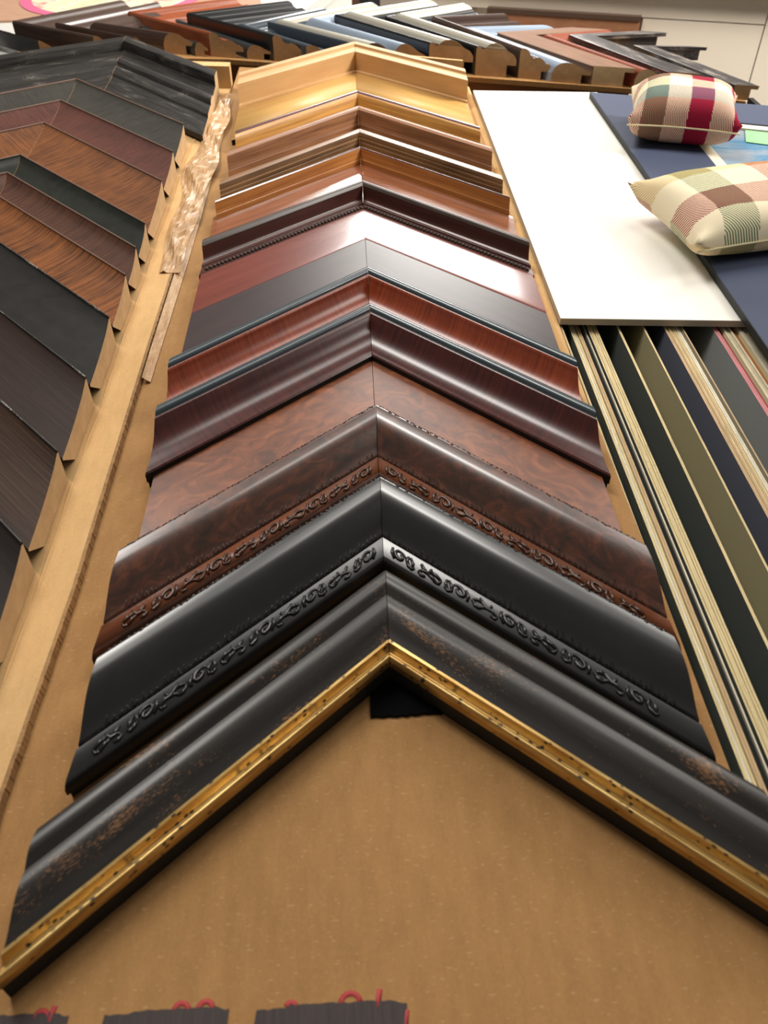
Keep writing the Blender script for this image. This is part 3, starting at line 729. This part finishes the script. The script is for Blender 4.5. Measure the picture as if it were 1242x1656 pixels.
# ------------------------------------------------------------------ mat boards standing in a bin on the right
M['bin'] = plain('black_bin', (16, 16, 17), .6)
bn = thing('mat_board_bin', 'black bin holding upright mat boards on the right', 'bin', (0, 0, Z0))
b = MB(); b.box(.1535, .62, .05, 1.10, -.199, -.19); b.build('base', M['bin'], bn)
b = MB(); b.box(.1535, .1560, .05, 1.10, -.189, -.055); b.build('side_panel', M['bin'], bn)
b = MB(); b.box(.617, .62, .05, 1.10, -.189, .0055); b.build('side_panel', M['bin'], bn)
b = MB(); b.box(.1565, .616, 1.092, 1.098, -.189, -.012); b.build('end_panel', M['bin'], bn)
b = MB(); b.box(.1565, .616, .05, .056, -.189, -.09); b.build('end_panel', M['bin'], bn)
for x in (.365, .50):
    b = MB(); b.box(x, x + .006, .30, 1.085, -.189, .0055); b.build('divider', M['bin'], bn)
def core(name, c):
    t = NT(name); v = t.noise(t.coord('Object', (900, 40, 5)), 1., 2)
    n2 = t.noise(t.coord('Object', (500, 420, 5)), 1., 2)
    k = t.ramp(n2, [(.62, (0, 0, 0)), (.72, (255, 255, 255))])
    c2 = tuple(int(x * .82) for x in c)
    return t.done(t.mix(t.math('MULTIPLY', k, .35), t.ramp(v, [(.35, c2), (.65, c)]), (120, 92, 50)), .8)
CO = {'c': core('cream_core', (226, 204, 152)), 'w': core('white_core', (232, 222, 196)), 't': core('tan_core', (206, 172, 128)), 'g': core('grey_core', (92, 84, 72)),
      'p': core('pink_core', (216, 132, 138)), 'r': core('red_core', (150, 44, 58)), 'o': core('orange_core', (186, 116, 52)), 's': core('silver_core', (196, 188, 168))}
FC = {'b': plain('mat_face_black', (60, 66, 64), .75), 'k': plain('mat_face_navy', (70, 73, 86), .75), 'o': plain('mat_face_olive', (138, 131, 100), .75), 'g': plain('mat_face_grey', (120, 123, 122), .75),
      'c': plain('mat_face_cream', (204, 190, 150), .75), 'r': plain('mat_face_red', (150, 40, 54), .75)}
cols = {'c': 'cream edged', 'w': 'white edged', 't': 'tan edged', 'g': 'dark edged', 'p': 'pink edged', 'r': 'red edged', 'o': 'orange edged', 's': 'silver edged'}
faces = {'b': 'black faced', 'k': 'navy faced', 'o': 'olive faced', 'g': 'grey faced', 'c': 'cream faced', 'r': 'red faced'}
# x of the top left edge, thickness, core, face, top z, near end y, pack name
BD = []
def pack(x0, x1, n, cores, face, z, pk, ynear=.12):
    w = (x1 - x0) / n
    for i in range(n): BD.append((x0 + i * w, w * random.uniform(.72, .88), cores[i % len(cores)], face if i == 0 else 'c', z - random.uniform(0, .0012) * (i > 0), ynear + random.uniform(-.01, .01), pk))
pack(.1625, .1648, 2, 'tc', 'b', -.0015, 'packed against the carton')
pack(.1712, .1765, 3, 'cwc', 'b', -.006, 'in the first pack beside the carton')
pack(.1768, .1800, 2, 'tt', 'c', -.0064, 'in the first pack beside the carton')
pack(.1818, .1842, 2, 'gw', 'b', -.006, 'in the narrow pack beside the speckled edges')
pack(.1850, .1930, 5, 'c', 'b', -.005, 'in the pack with speckled edges')
pack(.2075, .2102, 2, 'cc', 'b', -.003, 'in the pair left of the olive board')
BD.append((.2272, .0014, 'c', 'o', -.002, .12, None))
pack(.2436, .2560, 8, 'tttctcww', 'k', -.002, 'in the wide pale pack right of the navy board')
pack(.2564, .2590, 2, 'gt', 'o', -.002, 'in the wide pale pack right of the navy board')
pack(.2815, .2855, 3, 'ppp', 'g', -.002, 'with pink edges near the navy mat')
pack(.2858, .2890, 2, 'rr', 'r', -.0045, 'with red edges near the navy mat')
pack(.2893, .2960, 4, 'wcsw', 'c', -.002, 'with cream edges right of the red ones')
pack(.2965, .3005, 2, 'oo', 'c', -.004, 'with orange edges under the white board')
pack(.3010, .3200, 10, 'wswwsw', 'c', -.002, 'with white edges under the navy mat')
pack(.3210, .3400, 8, 'gsgt', 'c', -.003, 'with grey edges under the navy mat')
Lb = .150
for x, w, cr, fc, z, yn, pk in BD:
    r = MB(); th = w
    yf = 1.04
    # leaning slab: the face goes down and to the left from its top edge
    TL = max(0.0, min(.26, (x - .1628) * 3.2))
    dx, dz = -math.sin(TL), -math.cos(TL)
    ps = [(0, 0), (th, 0), (th + Lb * dx, Lb * dz), (Lb * dx, Lb * dz)]
    q = [(px, 0, pz) for px, pz in ps] + [(px, yf - yn, pz) for px, pz in ps]
    r.v += q
    r.face([0, 1, 2, 3], None, 1); r.face([7, 6, 5, 4], None, 1)
    r.face([0, 4, 5, 1], None, 0); r.face([1, 5, 6, 2], None, 1); r.face([2, 6, 7, 3], None, 1); r.face([3, 7, 4, 0], None, 1)
    o = r.build('mat_board', [CO[cr], FC[fc]], None, (x, yn, Z0 + z))
    lab = 'single olive faced mat board standing alone in the bin' if pk is None else '%s %s mat board %s' % (cols[cr], faces[fc], pk)
    tag(o, lab, 'mat board', 'mat boards ' + (pk or 'alone in the bin'))

# ------------------------------------------------------------------ white foam board, matted picture, weights
M['foam_face'] = plain('white_foam_face', (240, 236, 226), .6)
M['foam_edge'] = plain('foam_edge', (176, 168, 156), .7)
fo = thing('foam_board', 'white foam board lying flat right of the middle row', 'foam board', (0, 0, Z0))
zb = .0005
b = MB(); b.prism([(.1615, .5665), (.3160, .5560), (.3160, 1.112), (.1605, 1.126)], zb, zb + .0050); b.build('core', M['foam_edge'], fo)
b = MB(); b.prism([(.1615, .5665), (.3160, .5560), (.3160, 1.112), (.1605, 1.126)], zb + .0050, zb + .0056); b.build('paper_face', M['foam_face'], fo)

M['navy'] = plain('navy_mat', (60, 68, 92), .7)
M['navy_edge'] = plain('black_edge', (30, 34, 34), .6)
M['mat_cream'] = plain('cream_mat', (228, 218, 198), .7)
def sky_print():
    t = NT('sky_print')
    n = t.noise(t.coord('Object', (9, 14, 1)), 1., 6, .6, .8)
    c = t.ramp(n, [(.36, (48, 116, 166)), (.5, (98, 148, 182)), (.62, (160, 172, 184))])
    d = t.ramp(t.noise(t.coord('Object', (60, 18, 1)), 1., 5, .7), [(.62, (0, 0, 0)), (.72, (255, 255, 255))])
    c = t.mix(t.math('MULTIPLY', d, .45), c, (112, 116, 124))
    return t.done(c, .25, coat=.5)
M['sky'] = sky_print()
mp = thing('matted_picture', 'blue sky picture in a navy mat with cream inner border', 'picture', (0, 0, Z0 + .0065))
X0, Y0, X1, Y1 = .3010, .40, .74, 1.085
ix0, iy1 = .3745, 1.000
b = MB()
def mpoly(pts, z0, z1): b.prism(pts, z0, z1)
mpoly([(X0, Y0), (ix0 - .004, Y0), (ix0 + .0065, iy1), (X0 + .0007, 1.0915)], 0, .006)
mpoly([(ix0 + .0065, iy1), (X1, iy1 - .125), (X1, 0.965), (X0 + .0007, 1.0915)], 0, .006)
b.build('outer_mat', M['navy'], mp)
b = MB(); mpoly([(X0 - .0006, Y0), (X0 - .0002, Y0), (X0 + .0004, 1.0915), (X0 - .0002, 1.0915)], 0, .0059); b.build('mat_edge', M['navy_edge'], mp)
b = MB()
mpoly([(ix0 - .0035, Y0), (ix0 + .0095, Y0), (ix0 + .0195, iy1 - .018), (ix0 + .0070, iy1)], 0, .0045)
mpoly([(ix0 + .0195, iy1 - .018), (X1, iy1 - .139), (X1, iy1 - .126), (ix0 + .0070, iy1 - .0005)], 0, .0045)
b.build('inner_mat', M['mat_cream'], mp)
b = MB(); mpoly([(ix0 + .0090, Y0), (X1, Y0), (X1, iy1 - .139), (ix0 + .0193, iy1 - .0185)], 0, .002); b.build('print', M['sky'], mp)
o = (lambda b: (b.prism([(0, 0), (.06, -.028), (.075, .010), (.012, .036)], 0, .0004), b.build('sticky_note', plain('green_note', (138, 205, 138), .6), None, (.4375, .925, Z0 + .0092))))(MB())[1]
tag(o, 'pale green paper note lying on the blue picture', 'note')

def plaid():
    t = NT('plaid_cloth')
    tc = t.n('ShaderNodeTexCoord'); sep = t.n('ShaderNodeSeparateXYZ'); t.link(tc.outputs['UV'], sep.inputs[0])
    def fr(x): return t.math('FRACT', x)
    u, v = sep.outputs[0], sep.outputs[1]
    red, cream, green, gold_, blue, tan = (146, 26, 52), (236, 222, 190), (112, 132, 96), (204, 172, 112), (92, 98, 116), (222, 200, 158)
    seq = [cream, green, cream, red, cream, red, gold_, blue]
    seqv = [cream, red, cream, gold_, green, cream, red, blue]
    st = lambda s: [(i / len(s), c) for i, c in enumerate(s)]
    zig = t.math('MULTIPLY', t.math('PINGPONG', t.math('MULTIPLY', v, 90.0), .5), .008)
    zig2 = t.math('MULTIPLY', t.math('PINGPONG', t.math('MULTIPLY', u, 90.0), .5), .008)
    cu = t.ramp(fr(t.math('ADD', u, zig)), st(seq), 'CONSTANT'); cv = t.ramp(fr(t.math('ADD', v, zig2)), st(seqv), 'CONSTANT')
    tw = t.math('GREATER_THAN', fr(t.math('MULTIPLY', t.math('ADD', u, v), 105.0)), .5)
    c = t.mix(tw, cu, cv)
    t.bump(tw, .12, .0006)
    return t.done(c, .85, spec=.15)
M['plaid'] = plaid()
M['seam'] = plain('cream_seam', (214, 200, 160), .85)

def pillow(label, loc, sx, sy, h, rz, uo, dents, us=1.35):
    r = thing('bean_bag_weight', label, 'bean bag', loc, rz)
    b = MB(); n = 36
    def grid(sign):
        base = len(b.v)
        for i in range(n + 1):
            for j in range(n + 1):
                a = -1 + 2 * i / n; c = -1 + 2 * j / n
                k = (1 - a ** 4) ** .5 * (1 - c ** 4) ** .5
                pin = 1 - .10 * (1 - abs(a) ** 2) * abs(c) ** 3; pin2 = 1 - .10 * (1 - abs(c) ** 2) * abs(a) ** 3
                x = a * sx * pin2; y = c * sy * pin
                z = h * k * (.58 if sign > 0 else .42)
                for dxx, dyy, am, rr in dents: z += am * math.exp(-((a - dxx) ** 2 + (c - dyy) ** 2) / rr) * (sign > 0) * k
                wr = .0012 * math.sin(14 * a + 3 * c) * (abs(a) ** 3) * k
                zz = h * .42 + sign * z + wr + (.016 * max(0, abs(a) - .8) * 5 * max(0, abs(c) - .8) * 5 * .5)
                zz = max(zz, .0002)
                b.v.append((x, y, zz))
        for i in range(n):
            for j in range(n):
                q = [base + i * (n + 1) + j, base + (i + 1) * (n + 1) + j, base + (i + 1) * (n + 1) + j + 1, base + i * (n + 1) + j + 1]
                uv = [((i + p) / n * us + uo[0], ((j + s) / n * us * sy / sx) + uo[1] + (0 if sign > 0 else .37)) for p, s in ((0, 0), (1, 0), (1, 1), (0, 1))]
                b.face(q, uv, 0, True)
    grid(1); grid(-1)
    o = b.build('cover', M['plaid'], r)
    bm = bmesh.new(); bm.from_mesh(o.data); bmesh.ops.remove_doubles(bm, verts=bm.verts, dist=1e-5); bmesh.ops.recalc_face_normals(bm, faces=bm.faces); bm.to_mesh(o.data); bm.free()
    b = MB()
    pts = []
    for i in range(25):
        a = -1 + 2 * i / 24; pts.append((a * sx * .985, -sy * (1 - .10 * (1 - a * a)) - .0003, h * .42))
    b.tube(pts, .0009, 6); b.build('seam', M['seam'], r)
    return r
pillow('plaid bean bag weight on the navy mat, farther of the two', (.3650, .9400, Z0 + .0128), .058, .052, .054, math.radians(-17), (.05, .80), [(-.3, .2, .003, .15)], .62)
pillow('plaid bean bag weight lying across white board and navy mat, nearer of the two', (.3570, .7020, Z0 + .0128), .093, .064, .044, math.radians(11), (.02, .03), [(-.6, -.6, .003, .2), (.2, .2, .004, .3)], .70)
